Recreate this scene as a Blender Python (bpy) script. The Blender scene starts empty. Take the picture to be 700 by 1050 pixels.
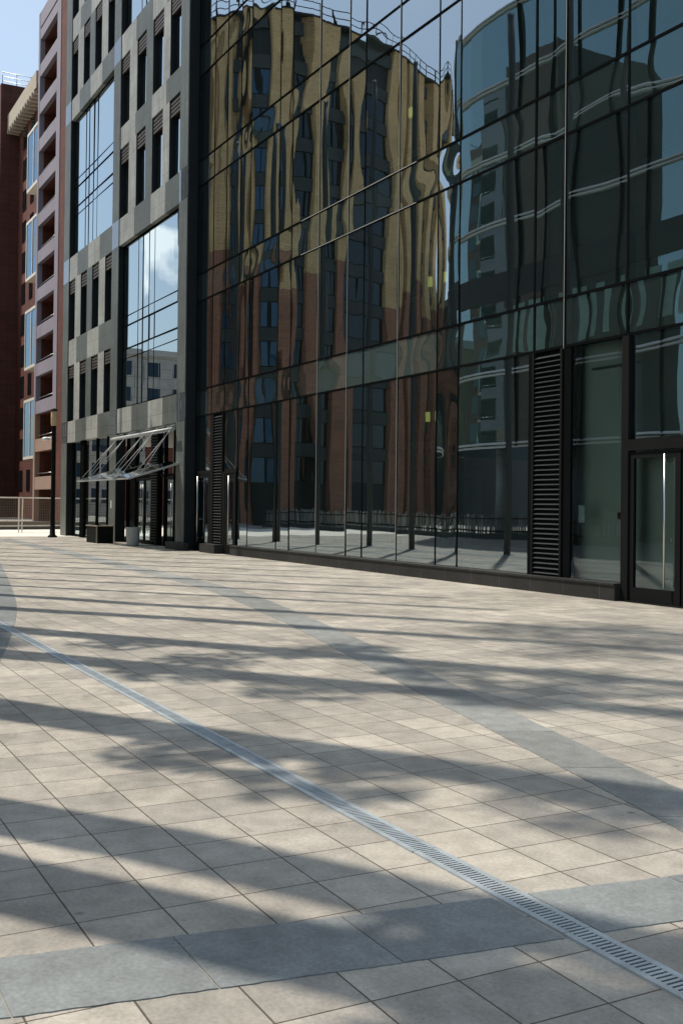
import bpy, bmesh, math, random
from mathutils import Vector, Matrix
random.seed(7)
S = bpy.context.scene
col = S.collection
PI = math.pi

# ---------------------------------------------------------------- materials
def nt(name):
    m = bpy.data.materials.new(name); m.use_nodes = True
    n = m.node_tree; n.nodes.clear()
    out = n.nodes.new('ShaderNodeOutputMaterial')
    return m, n, out
def N(n, t, **k):
    x = n.nodes.new(t)
    for a, b in k.items():
        if a.startswith('i_'):
            key = a[2:].replace('_', ' ')
            x.inputs[key].default_value = b
        else: setattr(x, a, b)
    return x
def c4(c): return (c[0], c[1], c[2], 1)
def wpos(n):
    return n.nodes.new('ShaderNodeNewGeometry').outputs['Position']
def simple(name, c, rough=.6, metal=0., spec=.5, var=.12, vs=2.0, bump=0., bs=30., island=0.):
    m, n, out = nt(name)
    p = N(n, 'ShaderNodeBsdfPrincipled'); n.links.new(p.outputs[0], out.inputs[0])
    p.inputs['Roughness'].default_value = rough; p.inputs['Metallic'].default_value = metal
    p.inputs['Specular IOR Level'].default_value = spec
    g = n.nodes.new('ShaderNodeNewGeometry')
    nz = N(n, 'ShaderNodeTexNoise'); nz.inputs['Scale'].default_value = vs; nz.inputs['Detail'].default_value = 6
    n.links.new(g.outputs['Position'], nz.inputs['Vector'])
    mp = N(n, 'ShaderNodeMapRange'); mp.inputs['To Min'].default_value = 1-var*2; mp.inputs['To Max'].default_value = 1+var*2
    n.links.new(nz.outputs[0], mp.inputs[0])
    src = mp.outputs[0]
    if island:
        m2 = N(n, 'ShaderNodeMapRange'); m2.inputs['To Min'].default_value = 1-island; m2.inputs['To Max'].default_value = 1+island
        n.links.new(g.outputs['Random Per Island'], m2.inputs[0])
        mm = N(n, 'ShaderNodeMath', operation='MULTIPLY'); n.links.new(src, mm.inputs[0]); n.links.new(m2.outputs[0], mm.inputs[1]); src = mm.outputs[0]
    vm = N(n, 'ShaderNodeVectorMath', operation='SCALE'); vm.inputs[0].default_value = c
    n.links.new(src, vm.inputs['Scale']); n.links.new(vm.outputs[0], p.inputs['Base Color'])
    if bump:
        b = N(n, 'ShaderNodeBump'); b.inputs['Strength'].default_value = bump; b.inputs['Distance'].default_value = .01
        z = N(n, 'ShaderNodeTexNoise'); z.inputs['Scale'].default_value = bs; z.inputs['Detail'].default_value = 4
        n.links.new(g.outputs['Position'], z.inputs['Vector']); n.links.new(z.outputs[0], b.inputs['Height']); n.links.new(b.outputs[0], p.inputs['Normal'])
    return m

def glass(name, tint=(.36,.44,.41), refl=(.74,.86,.93), ior=2.7, body=None, wob=.022, boost=1.9, film=0.):
    """mirror-coated glass: Fresnel mix of a sharp reflection over tinted see-through (or a dark spandrel body)"""
    m, n, out = nt(name)
    g = n.nodes.new('ShaderNodeNewGeometry')
    mul = N(n, 'ShaderNodeMapping'); mul.inputs['Scale'].default_value = (2.2, 1.0, .30)
    n.links.new(g.outputs['Position'], mul.inputs[0])
    z = N(n, 'ShaderNodeTexNoise'); z.inputs['Scale'].default_value = 1.1; z.inputs['Detail'].default_value = 1.5
    n.links.new(mul.outputs[0], z.inputs['Vector'])
    b = N(n, 'ShaderNodeBump'); b.inputs['Strength'].default_value = wob; b.inputs['Distance'].default_value = .012
    n.links.new(z.outputs[0], b.inputs['Height'])
    fr = N(n, 'ShaderNodeFresnel'); fr.inputs[0].default_value = ior; n.links.new(b.outputs[0], fr.inputs['Normal'])
    mm = N(n, 'ShaderNodeMath', operation='MULTIPLY', use_clamp=True); mm.inputs[1].default_value = boost
    n.links.new(fr.outputs[0], mm.inputs[0])
    gl = N(n, 'ShaderNodeBsdfGlossy'); gl.inputs['Roughness'].default_value = 0.0; gl.inputs['Color'].default_value = c4(refl)
    n.links.new(b.outputs[0], gl.inputs['Normal'])
    if body: bd = N(n, 'ShaderNodeBsdfDiffuse'); bd.inputs[0].default_value = c4(body)
    else: bd = N(n, 'ShaderNodeBsdfTransparent'); bd.inputs[0].default_value = c4(tint)
    if film:
        df = N(n, 'ShaderNodeBsdfDiffuse'); df.inputs[0].default_value = (.38,.56,.50,1)
        m0 = N(n, 'ShaderNodeMixShader'); m0.inputs[0].default_value = film; n.links.new(bd.outputs[0], m0.inputs[1]); n.links.new(df.outputs[0], m0.inputs[2]); bd = m0
    mx = N(n, 'ShaderNodeMixShader'); n.links.new(mm.outputs[0], mx.inputs[0]); n.links.new(bd.outputs[0], mx.inputs[1]); n.links.new(gl.outputs[0], mx.inputs[2])
    n.links.new(mx.outputs[0], out.inputs[0])
    return m

def grid_mat(name, c1, c2, cj, bw, bh, mortar, axes='xy', ox=0., oy=0., rough=.8, stain=.25, bump=.4, off=0., fine=.12, spec=.3, spots=False, streak=False):
    """tiles / bricks on world axes"""
    m, n, out = nt(name)
    p = N(n, 'ShaderNodeBsdfPrincipled'); n.links.new(p.outputs[0], out.inputs[0])
    p.inputs['Specular IOR Level'].default_value = spec
    pos = wpos(n)
    sp = N(n, 'ShaderNodeSeparateXYZ'); n.links.new(pos, sp.inputs[0])
    cb = N(n, 'ShaderNodeCombineXYZ')
    def off_(ax, o, dst):
        a = N(n, 'ShaderNodeMath', operation='ADD'); a.inputs[1].default_value = o
        n.links.new(sp.outputs[ax.upper()], a.inputs[0]); n.links.new(a.outputs[0], cb.inputs[dst])
    if axes == 'h':   # walls of any direction: x+y along, z up
        a = N(n, 'ShaderNodeMath', operation='ADD'); n.links.new(sp.outputs['X'], a.inputs[0]); n.links.new(sp.outputs['Y'], a.inputs[1])
        n.links.new(a.outputs[0], cb.inputs[0]); off_('z', oy, 1)
    else:
        off_(axes[0], ox, 0); off_(axes[1], oy, 1)
    br = N(n, 'ShaderNodeTexBrick', offset=off, offset_frequency=2)
    br.inputs['Scale'].default_value = 1; br.inputs['Brick Width'].default_value = bw; br.inputs['Row Height'].default_value = bh
    br.inputs['Mortar Size'].default_value = mortar; br.inputs['Mortar Smooth'].default_value = .3; br.inputs['Bias'].default_value = 0
    br.inputs['Color1'].default_value = c4(c1); br.inputs['Color2'].default_value = c4(c2); br.inputs['Mortar'].default_value = c4(cj)
    n.links.new(cb.outputs[0], br.inputs['Vector'])
    big = N(n, 'ShaderNodeTexNoise'); big.inputs['Scale'].default_value = .7; big.inputs['Detail'].default_value = 9; big.inputs['Roughness'].default_value = .65
    n.links.new(pos, big.inputs['Vector'])
    mr = N(n, 'ShaderNodeMapRange'); mr.inputs['From Min'].default_value = .3; mr.inputs['From Max'].default_value = .7
    mr.inputs['To Min'].default_value = 1-stain; mr.inputs['To Max'].default_value = 1+stain*.6
    n.links.new(big.outputs[0], mr.inputs[0])
    fn = N(n, 'ShaderNodeTexNoise'); fn.inputs['Scale'].default_value = 55; fn.inputs['Detail'].default_value = 6; fn.inputs['Roughness'].default_value = .7
    n.links.new(pos, fn.inputs['Vector'])
    mf = N(n, 'ShaderNodeMapRange'); mf.inputs['From Min'].default_value = .3; mf.inputs['From Max'].default_value = .7
    mf.inputs['To Min'].default_value = 1-fine; mf.inputs['To Max'].default_value = 1+fine
    n.links.new(fn.outputs[0], mf.inputs[0])
    # mid size blotches
    md = N(n, 'ShaderNodeTexNoise'); md.inputs['Scale'].default_value = 7; md.inputs['Detail'].default_value = 5
    n.links.new(pos, md.inputs['Vector'])
    mdm = N(n, 'ShaderNodeMapRange'); mdm.inputs['From Min'].default_value = .35; mdm.inputs['From Max'].default_value = .65
    mdm.inputs['To Min'].default_value = 1-stain*.35; mdm.inputs['To Max'].default_value = 1+stain*.3
    n.links.new(md.outputs[0], mdm.inputs[0])
    a = N(n, 'ShaderNodeMath', operation='MULTIPLY'); n.links.new(mr.outputs[0], a.inputs[0]); n.links.new(mf.outputs[0], a.inputs[1])
    a2 = N(n, 'ShaderNodeMath', operation='MULTIPLY'); n.links.new(a.outputs[0], a2.inputs[0]); n.links.new(mdm.outputs[0], a2.inputs[1])
    if streak:
        mpk = N(n, 'ShaderNodeMapping'); mpk.inputs['Scale'].default_value = (5, 5, .35); n.links.new(pos, mpk.inputs[0])
        sn = N(n, 'ShaderNodeTexNoise'); sn.inputs['Scale'].default_value = 1.4; sn.inputs['Detail'].default_value = 6; n.links.new(mpk.outputs[0], sn.inputs['Vector'])
        sr = N(n, 'ShaderNodeMapRange'); sr.inputs['From Min'].default_value = .35; sr.inputs['From Max'].default_value = .65; sr.inputs['To Min'].default_value = .80; sr.inputs['To Max'].default_value = 1.12; n.links.new(sn.outputs[0], sr.inputs[0])
        x3 = N(n, 'ShaderNodeMath', operation='MULTIPLY'); n.links.new(a2.outputs[0], x3.inputs[0]); n.links.new(sr.outputs[0], x3.inputs[1]); a2 = x3
    if spots:
        vo = N(n, 'ShaderNodeTexVoronoi'); vo.inputs['Scale'].default_value = 2.3; n.links.new(pos, vo.inputs['Vector'])
        sm = N(n, 'ShaderNodeMapRange'); sm.inputs['From Min'].default_value = .035; sm.inputs['From Max'].default_value = .06; sm.inputs['To Min'].default_value = .62; sm.inputs['To Max'].default_value = 1
        n.links.new(vo.outputs['Distance'], sm.inputs[0])
        st = N(n, 'ShaderNodeTexNoise'); st.inputs['Scale'].default_value = 1.9; st.inputs['Detail'].default_value = 10; st.inputs['Roughness'].default_value = .75; st.inputs['Distortion'].default_value = .8
        n.links.new(pos, st.inputs['Vector'])
        s2 = N(n, 'ShaderNodeMapRange'); s2.inputs['From Min'].default_value = .55; s2.inputs['From Max'].default_value = .70; s2.inputs['To Min'].default_value = 1; s2.inputs['To Max'].default_value = .72
        n.links.new(st.outputs[0], s2.inputs[0])
        x1 = N(n, 'ShaderNodeMath', operation='MULTIPLY'); n.links.new(sm.outputs[0], x1.inputs[0]); n.links.new(s2.outputs[0], x1.inputs[1])
        x2 = N(n, 'ShaderNodeMath', operation='MULTIPLY'); n.links.new(a2.outputs[0], x2.inputs[0]); n.links.new(x1.outputs[0], x2.inputs[1]); a2 = x2
    vm = N(n, 'ShaderNodeVectorMath', operation='SCALE'); n.links.new(br.outputs[0], vm.inputs[0]); n.links.new(a2.outputs[0], vm.inputs['Scale'])
    n.links.new(vm.outputs[0], p.inputs['Base Color'])
    p.inputs['Roughness'].default_value = rough
    if bump:
        iv = N(n, 'ShaderNodeMath', operation='SUBTRACT'); iv.inputs[0].default_value = 1; n.links.new(br.outputs['Fac'], iv.inputs[1])
        ad = N(n, 'ShaderNodeMath', operation='MULTIPLY_ADD'); ad.inputs[1].default_value = .25
        n.links.new(fn.outputs[0], ad.inputs[0]); n.links.new(iv.outputs[0], ad.inputs[2])
        b = N(n, 'ShaderNodeBump'); b.inputs['Strength'].default_value = bump; b.inputs['Distance'].default_value = .004
        n.links.new(ad.outputs[0], b.inputs['Height']); n.links.new(b.outputs[0], p.inputs['Normal'])
    return m

M = {}
TX, TY = .334, .3185
M['paving'] = grid_mat('paving', (.345,.317,.270), (.243,.227,.198), (.080,.062,.045), TX, TY, .0038, 'xy', ox=2.86+100*TX, oy=-1.004+100*TY, rough=.75, stain=.34, bump=.8, fine=.2, spots=True)
M['slate'] = grid_mat('slate', (.165,.178,.176), (.140,.153,.152), (.1,.12,.13), 40, 40, .0, 'xy', rough=.65, stain=.35, bump=.3, fine=.25, spec=.4)
def add_island(m, amt):
    n = m.node_tree; p = [x for x in n.nodes if x.type == 'BSDF_PRINCIPLED'][0]
    src = p.inputs['Base Color'].links[0].from_socket
    g = n.nodes.new('ShaderNodeNewGeometry'); r = N(n, 'ShaderNodeMapRange'); r.inputs['To Min'].default_value = 1-amt; r.inputs['To Max'].default_value = 1+amt
    n.links.new(g.outputs['Random Per Island'], r.inputs[0])
    v = N(n, 'ShaderNodeVectorMath', operation='SCALE'); n.links.new(src, v.inputs[0]); n.links.new(r.outputs[0], v.inputs['Scale']); n.links.new(v.outputs[0], p.inputs['Base Color'])
add_island(M['slate'], .2)
M['slate_pale'] = grid_mat('slate_pale', (.205,.213,.203), (.18,.188,.18), (.1,.12,.13), 40, 40, .0, 'xy', rough=.7, stain=.4, bump=.3, fine=.25, spec=.4)
add_island(M['slate_pale'], .22)
M['glass'] = glass('coated_glass', film=.013)
M['spandrel'] = glass('spandrel_glass', body=(.014,.021,.019))
M['spandrel_pale'] = glass('spandrel_glass_pale', body=(.060,.085,.075))
M['clear'] = glass('clear_glass', tint=(.72,.80,.76), ior=1.75)
M['sky_glass'] = glass('window_glass', body=(.010,.014,.016), refl=(.82,.94,1.0), ior=2.8, wob=.05, boost=1.7)
M['mirror_panel'] = glass('polished_panel', body=(.08,.09,.10), refl=(.72,.76,.80), ior=2.0, wob=.3, boost=1.2)
M['mullion'] = simple('mullion_dark', (.006,.007,.007), .9, 0., spec=.0)
M['alu'] = simple('aluminium_cap', (.30,.31,.31), .35, .9)
M['cap'] = simple('cap_grey', (.33,.33,.30), .6)
M['steel'] = simple('brushed_steel', (.60,.61,.60), .3, 1.)
M['black'] = simple('black_metal', (.007,.008,.008), .7, 0., spec=.08)
M['plinth'] = grid_mat('plinth_stone', (.026,.026,.025), (.020,.020,.019), (.07,.07,.068), .92, 2.0, .006, 'xz', oy=1, rough=.6, stain=.4, bump=.2)
M['panel_light'] = grid_mat('cladding_light', (.33,.34,.315), (.30,.31,.29), (.15,.155,.15), 2.6, .92, .008, 'xz', streak=True, rough=.5, stain=.25, bump=.2, fine=.05)
M['panel_dark'] = grid_mat('cladding_dark', (.105,.120,.110), (.095,.11,.100), (.05,.055,.055), 2.6, .92, .008, 'xz', streak=True, rough=.45, stain=.25, bump=.2, fine=.05)
M['jamb'] = simple('jamb_metal', (.018,.021,.022), .8, 0., spec=.05)
M['louver'] = simple('louver_metal', (.030,.036,.040), .4, .4)
M['louver_brown'] = simple('louver_bronze', (.065,.052,.042), .5, .3)
M['grate'] = simple('galvanised_steel', (.36,.40,.42), .48, .5, var=.22, vs=9, bump=.2, bs=90)
M['channel'] = simple('channel_shadow_gap', (.006,.006,.006), .9)
M['conc'] = simple('cast_concrete', (.33,.34,.33), .8, vs=6, bump=.3)
M['white_paint'] = simple('cream_paint', (.62,.58,.50), .5, vs=5)
M['room_wall'] = simple('room_plaster', (.55,.60,.53), .8, vs=.6)
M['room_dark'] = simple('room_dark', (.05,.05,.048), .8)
M['room_floor'] = simple('room_floor', (.12,.115,.10), .35)
M['green_col'] = simple('interior_column_paint', (.45,.55,.46), .6)
M['red_wall'] = grid_mat('red_render', (.12,.036,.022), (.105,.032,.02), (.05,.016,.012), 1.2, .6, .02, 'h', rough=.8, stain=.3, bump=0)
M['brown_wall'] = grid_mat('brown_render', (.085,.032,.021), (.078,.03,.02), (.04,.016,.012), 1.2, .6, .02, 'h', rough=.8, stain=.3, bump=0)
M['lavender'] = simple('lavender_render', (.215,.195,.235), .8, vs=.4)
M['tan_render'] = simple('tan_render', (.28,.19,.145), .8, vs=.4)
M['dark_glass'] = glass('dark_window', body=(.010,.012,.014), ior=1.6, wob=0., boost=1.)
M['blue_glass'] = glass('blue_window', body=(.03,.07,.12), refl=(.6,.8,1.), ior=1.7, wob=0., boost=.9)
M['pier_tan'] = grid_mat('tan_brick', (.78,.52,.25), (.70,.45,.20), (.40,.30,.17), .5, .15, .014, 'h', off=.5, rough=.85, stain=.2, bump=.2)
M['pier_red'] = grid_mat('red_brick', (.44,.205,.125), (.36,.16,.10), (.27,.15,.10), .5, .15, .014, 'h', off=.5, rough=.85, stain=.2, bump=.2)
M['tower_dark'] = simple('dark_render', (.018,.022,.022), .7, vs=.5)
M['tower_band'] = simple('grey_render', (.045,.052,.05), .7, vs=.5)
M['white_band'] = simple('white_slab_edge', (.85,.83,.78), .6, vs=1)
M['green_glass'] = glass('green_office_glass', body=(.075,.14,.12), refl=(.72,.95,.97), ior=3.0, wob=.05, boost=1.4)
M['soffit'] = simple('dark_soffit', (.05,.06,.055), .8)
M['blind'] = simple('pale_green_blind', (.26,.42,.34), .7)
M['bark'] = simple('bark', (.09,.07,.055), .9, vs=8, bump=.5, bs=12)
M['leaf'] = simple('foliage', (.055,.095,.030), .6, var=.3, vs=1.5, island=.4)
M['pale_wall'] = grid_mat('pale_render', (.82,.79,.72), (.78,.75,.68), (.4,.38,.33), 3, 1.2, .03, 'h', rough=.8, stain=.2, bump=0)
M['ochre_wall'] = grid_mat('ochre_brick', (.50,.33,.17), (.44,.29,.15), (.35,.26,.17), .5, .16, .02, 'h', off=.5, rough=.8, stain=.2, bump=0)
M['poster'] = None

# ---------------------------------------------------------------- mesh helpers
def box(bm, x0, x1, y0, y1, z0, z1, mat=0):
    if x0 > x1: x0, x1 = x1, x0
    if y0 > y1: y0, y1 = y1, y0
    v = [bm.verts.new(p) for p in ((x0,y0,z0),(x1,y0,z0),(x1,y1,z0),(x0,y1,z0),(x0,y0,z1),(x1,y0,z1),(x1,y1,z1),(x0,y1,z1))]
    for f in ((0,3,2,1),(4,5,6,7),(0,1,5,4),(1,2,6,5),(2,3,7,6),(3,0,4,7)):
        q = bm.faces.new([v[i] for i in f]); q.material_index = mat
def tube(bm, a, b, r0, r1=None, n=8, caps=True, mat=0):
    if r1 is None: r1 = r0
    a = Vector(a); b = Vector(b); d = (b-a).normalized()
    t = Vector((0,0,1)) if abs(d.z) < .9 else Vector((1,0,0))
    u = d.cross(t).normalized(); w = d.cross(u)
    A = [bm.verts.new(a+(u*math.cos(2*PI*i/n)+w*math.sin(2*PI*i/n))*r0) for i in range(n)]
    B = [bm.verts.new(b+(u*math.cos(2*PI*i/n)+w*math.sin(2*PI*i/n))*r1) for i in range(n)]
    for i in range(n):
        f = bm.faces.new((A[i], A[(i+1)%n], B[(i+1)%n], B[i])); f.smooth = True; f.material_index = mat
    if caps:
        bm.faces.new(A[::-1]).material_index = mat; bm.faces.new(B).material_index = mat
def bar(bm, a, b, w, h, mat=0):
    """rectangular bar between two points; w sideways, h vertical"""
    a = Vector(a); b = Vector(b); d = (b-a).normalized()
    t = Vector((0,0,1)) if abs(d.z) < .95 else Vector((1,0,0))
    u = d.cross(t).normalized(); v = u.cross(d).normalized()
    vs = []
    for p in (a, b):
        for s, q in ((-1,-1),(1,-1),(1,1),(-1,1)): vs.append(bm.verts.new(p+u*s*w/2+v*q*h/2))
    for f in ((0,1,2,3),(7,6,5,4),(0,4,5,1),(1,5,6,2),(2,6,7,3),(3,7,4,0)):
        bm.faces.new([vs[i] for i in f]).material_index = mat
def lathe(bm, prof, x, y, n=24, mat=0):
    rings = []
    for r, z in prof: rings.append([bm.verts.new((x+r*math.cos(2*PI*i/n), y+r*math.sin(2*PI*i/n), z)) for i in range(n)])
    for k in range(len(rings)-1):
        for i in range(n):
            f = bm.faces.new((rings[k][i], rings[k][(i+1)%n], rings[k+1][(i+1)%n], rings[k+1][i])); f.smooth = True; f.material_index = mat
    bm.faces.new(rings[0][::-1]); bm.faces.new(rings[-1])
def obj(name, bm, mats, parent=None, bevel=0.):
    if bevel:
        bmesh.ops.bevel(bm, geom=[e for e in bm.edges], offset=bevel, segments=1, affect='EDGES')
    me = bpy.data.meshes.new(name); bm.to_mesh(me); bm.free()
    if not isinstance(mats, (list, tuple)): mats = [mats]
    for m in mats: me.materials.append(m)
    o = bpy.data.objects.new(name, me); col.objects.link(o)
    if parent:
        o.parent = parent; o.matrix_parent_inverse = Matrix.Translation(-Vector(parent_loc(parent)))
    return o
def parent_loc(p):
    l = Vector(p.location)
    if p.parent: l = Vector((0,0,0)) if p.type == 'MESH' else l
    return l
def nb(): return bmesh.new()
def thing(name, label, cat, loc=(0,0,0), group=None):
    o = bpy.data.objects.new(name, None); col.objects.link(o); o.location = loc
    o['label'] = label; o['category'] = cat
    if group: o['group'] = group
    return o
def tag(o, label=None, cat=None, group=None, kind=None):
    if label: o['label'] = label
    if cat: o['category'] = cat
    if group: o['group'] = group
    if kind: o['kind'] = kind
    return o
def struct(name, bm, m):
    o = obj(name, bm, m); o['kind'] = 'structure'; return o

# ---------------------------------------------------------------- camera (38 mm, eye 1.5 m)
F = 1110.0
az = math.atan2(590, F)
f = Vector((-math.cos(az), math.sin(az), 0)); r = Vector((math.sin(az), math.cos(az), 0)); u = Vector((0,0,1))
pt, rl = .011, .011
f2 = f*math.cos(pt)+u*math.sin(pt); u2 = u*math.cos(pt)-f*math.sin(pt)
r3 = r*math.cos(rl)+u2*math.sin(rl); u3 = u2*math.cos(rl)-r*math.sin(rl)
cam = bpy.data.cameras.new('camera'); co = bpy.data.objects.new('camera', cam); col.objects.link(co)
mw = Matrix((( r3.x, u3.x, -f2.x, 0), (r3.y, u3.y, -f2.y, 0), (r3.z, u3.z, -f2.z, 1.5), (0,0,0,1)))
co.matrix_world = mw
cam.sensor_width = 36; cam.lens = F/1050*36; cam.shift_y = -(525-506.3)/1050
cam.clip_start = .05; cam.clip_end = 3000
S.camera = co

# ---------------------------------------------------------------- light
SUN = Vector((-.78, -.625, 0)).normalized(); EL = math.radians(58)
sv = SUN*math.cos(EL)+Vector((0,0,math.sin(EL)))
sl = bpy.data.lights.new('sun', 'SUN'); sl.energy = 4.3; sl.angle = math.radians(.8); sl.color = (1, .91, .79)
so = bpy.data.objects.new('sun', sl); col.objects.link(so)
so.rotation_euler = (-sv).to_track_quat('-Z', 'Y').to_euler(); so.location = (-20, -20, 60)
W = bpy.data.worlds.new('World'); S.world = W; W.use_nodes = True
wn = W.node_tree; wn.nodes.clear()
wo = wn.nodes.new('ShaderNodeOutputWorld'); bg = wn.nodes.new('ShaderNodeBackground')
sk = wn.nodes.new('ShaderNodeTexSky'); sk.sky_type = 'NISHITA'; sk.sun_disc = False
sk.sun_elevation = EL; sk.sun_rotation = math.atan2(SUN.x, SUN.y); sk.dust_density = 1.8; sk.air_density = 1.1; sk.ozone_density = 1.3
tc = wn.nodes.new('ShaderNodeTexCoord'); cn = wn.nodes.new('ShaderNodeTexNoise'); cn.inputs['Scale'].default_value = 3.1; cn.inputs['Detail'].default_value = 8; cn.inputs['Roughness'].default_value = .55
mpn = wn.nodes.new('ShaderNodeMapping'); mpn.inputs['Scale'].default_value = (1,1,2.2); mpn.inputs['Location'].default_value = (1.3,.4,.2)
wn.links.new(tc.outputs['Generated'], mpn.inputs[0]); wn.links.new(mpn.outputs[0], cn.inputs['Vector'])
cr = wn.nodes.new('ShaderNodeMapRange'); cr.inputs['From Min'].default_value = .60; cr.inputs['From Max'].default_value = .72; cr.inputs['To Max'].default_value = .12
wn.links.new(cn.outputs[0], cr.inputs[0])
mxc = wn.nodes.new('ShaderNodeMix'); mxc.data_type = 'RGBA'; mxc.inputs['B'].default_value = (8.5,8.4,8.2,1)
wn.links.new(cr.outputs[0], mxc.inputs['Factor']); wn.links.new(sk.outputs[0], mxc.inputs['A'])
cdir = Vector((-.923, -.309, .226)).normalized()
vd = wn.nodes.new('ShaderNodeVectorMath'); vd.operation = 'DISTANCE'; wn.links.new(tc.outputs['Generated'], vd.inputs[0]); vd.inputs[1].default_value = cdir
cn2 = wn.nodes.new('ShaderNodeTexNoise'); cn2.inputs['Scale'].default_value = 26; cn2.inputs['Detail'].default_value = 8; wn.links.new(tc.outputs['Generated'], cn2.inputs['Vector'])
ma = wn.nodes.new('ShaderNodeMath'); ma.operation = 'MULTIPLY_ADD'; ma.inputs[1].default_value = .09; wn.links.new(cn2.outputs[0], ma.inputs[0]); wn.links.new(vd.outputs['Value'], ma.inputs[2])
cm = wn.nodes.new('ShaderNodeMapRange'); cm.inputs['From Min'].default_value = .078; cm.inputs['From Max'].default_value = .062; wn.links.new(ma.outputs[0], cm.inputs[0])
mc2 = wn.nodes.new('ShaderNodeMix'); mc2.data_type = 'RGBA'; mc2.inputs['B'].default_value = (14,13.8,13.5,1); wn.links.new(cm.outputs[0], mc2.inputs['Factor']); wn.links.new(mxc.outputs['Result'], mc2.inputs['A'])
mxc = mc2
hz = wn.nodes.new('ShaderNodeMix'); hz.data_type = 'RGBA'; hz.inputs['B'].default_value = (5.7,7.0,7.9,1); hz.inputs['Factor'].default_value = .30
wn.links.new(mxc.outputs['Result'], hz.inputs['A']); wn.links.new(hz.outputs['Result'], bg.inputs[0]); bg.inputs[1].default_value = .114
wn.links.new(bg.outputs[0], wo.inputs[0])
S.view_settings.view_transform = 'Standard'; S.view_settings.look = 'None'; S.view_settings.exposure = .40; S.view_settings.gamma = 1

# ---------------------------------------------------------------- ground
bm = nb(); box(bm, -900, 900, -900, 900, -.3, 0); struct('ground', bm, M['paving'])

def band(name, lo, up, n, zt=.004, gap=.0028, rag=.0035, mat='slate'):
    """slabs between two polylines (lists of (x,y)); n slabs"""
    def samp(P, t):
        L = [0]
        for a, b in zip(P, P[1:]): L.append(L[-1]+math.dist(a, b))
        s = t*L[-1]
        for i in range(len(P)-1):
            if s <= L[i+1]+1e-9:
                k = (s-L[i])/(L[i+1]-L[i]); return Vector((P[i][0]+(P[i+1][0]-P[i][0])*k, P[i][1]+(P[i+1][1]-P[i][1])*k, 0))
        return Vector((*P[-1], 0))
    bm = nb()
    for i in range(n):
        t0, t1 = i/n, (i+1)/n
        a, b, c, d = samp(lo, t0), samp(lo, t1), samp(up, t1), samp(up, t0)
        g = (b-a).normalized()*gap; h = (c-d).normalized()*gap
        j = [random.uniform(-.004, .004) for _ in range(2)]
        pts = [a+g, b-g, c-h, d+h]
        ring = []
        for (p, q, long_) in ((pts[0], pts[1], 1), (pts[1], pts[2], 0), (pts[2], pts[3], 1), (pts[3], pts[0], 0)):
            m_ = max(1, int((q-p).length/.035)) if (long_ and rag) else 1
            nn = Vector((-(q-p).y, (q-p).x, 0)).normalized()
            for e in range(m_):
                ring.append(p+(q-p)*(e/m_)+nn*(random.uniform(-rag, rag) if e else 0))
        top = [bm.verts.new((p.x, p.y, zt)) for p in ring]; bot = [bm.verts.new((p.x, p.y, -.01)) for p in ring]
        bm.faces.new(top); R_ = len(ring)
        for q in range(R_): bm.faces.new((top[q], bot[q], bot[(q+1)%R_], top[(q+1)%R_]))
    bmesh.ops.recalc_face_normals(bm, faces=bm.faces)
    return struct(name, bm, M[mat])
def smooth(P, k=4):
    out = []
    n = len(P)
    for i in range(n-1):
        p0 = P[max(i-1,0)]; p1 = P[i]; p2 = P[i+1]; p3 = P[min(i+2,n-1)]
        for j in range(k):
            t = j/k
            out.append(tuple(.5*((2*p1[a])+(-p0[a]+p2[a])*t+(2*p0[a]-5*p1[a]+4*p2[a]-p3[a])*t*t+(-p0[a]+3*p1[a]-3*p2[a]+p3[a])*t**3) for a in (0,1)))
    out.append(P[-1]); return out
band('paving_band', [(-3.34-.4, -3.), (-3.34, .0), (-3.24,.62), (-3.13,1.34), (-3.03,2.0), (-2.97,2.48)], [(-3.79-.4,-3.), (-3.79,0.), (-3.68,.62), (-3.58,1.34), (-3.47,2.0), (-3.40,2.48)], 9)
band('paving_band', [(-2.955,2.63), (-2.91,2.98), (-2.78,3.9)], [(-3.38,2.63), (-3.32,2.98), (-3.19,3.9)], 2)
lo2 = smooth([(-45,8.25), (-36.8,7.92), (-26.9,7.42), (-18.7,6.93), (-13.1,5.98), (-8.07,4.82), (-4.85,4.06), (-3.4,3.71), (-1,3.1)])
up2 = smooth([(-45,8.8), (-36.5,8.47), (-26.7,7.95), (-18.4,7.42), (-12.9,6.42), (-8.0,5.24), (-4.9,4.48), (-3.3,4.13), (-.8,3.5)])
band('paving_band', lo2, up2, 44, mat='slate_pale')
la = smooth([(-36,6.55), (-30.2,5.56), (-21.7,4.2), (-16.4,3.30), (-13,2.58), (-10.15,1.88), (-7.5,1.2)])
band('paving_band', [(x+.1, y-1.0) for x, y in la], la, 26, zt=.0045)

bm = nb(); box(bm, -64, -48.2, -5.2, 24, -.02, .004)  # added pale slab: the strong sun on far paving is put into its colour
struct('painted_sunlit_ground', bm, simple('sunlit_ground_paint', (.62,.58,.50), .85, vs=1.5, bump=.2))
# drain
D0, D1 = 2.493, 2.618
dr = thing('drain_channel', 'long slotted steel drain running across the pale paving', 'drain', (-20, 2.55, 0))
bm = nb(); box(bm, -50, 2, D0+.02, D1-.02, -.02, .003); obj('channel', bm, M['channel'], dr)  # near-black strip: the shade down in the slots is put into its colour
bm = nb()
x = 2.0
while x > -50:
    L = 1.0
    o = random.uniform(-.0015, .0015)
    for a, b in ((D0, D0+.026), (D1-.026, D1)): box(bm, x-L+.002, x-.002, a+o, b+o, -.02, .0085)
    x -= L
obj('rail', bm, M['grate'], dr)
bm = nb(); x = 2.0
while x > -50:
    box(bm, x-.0135, x, D0+.024, D1-.024, -.01, .0070); x -= .0235
obj('grating', bm, M['grate'], dr)

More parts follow.
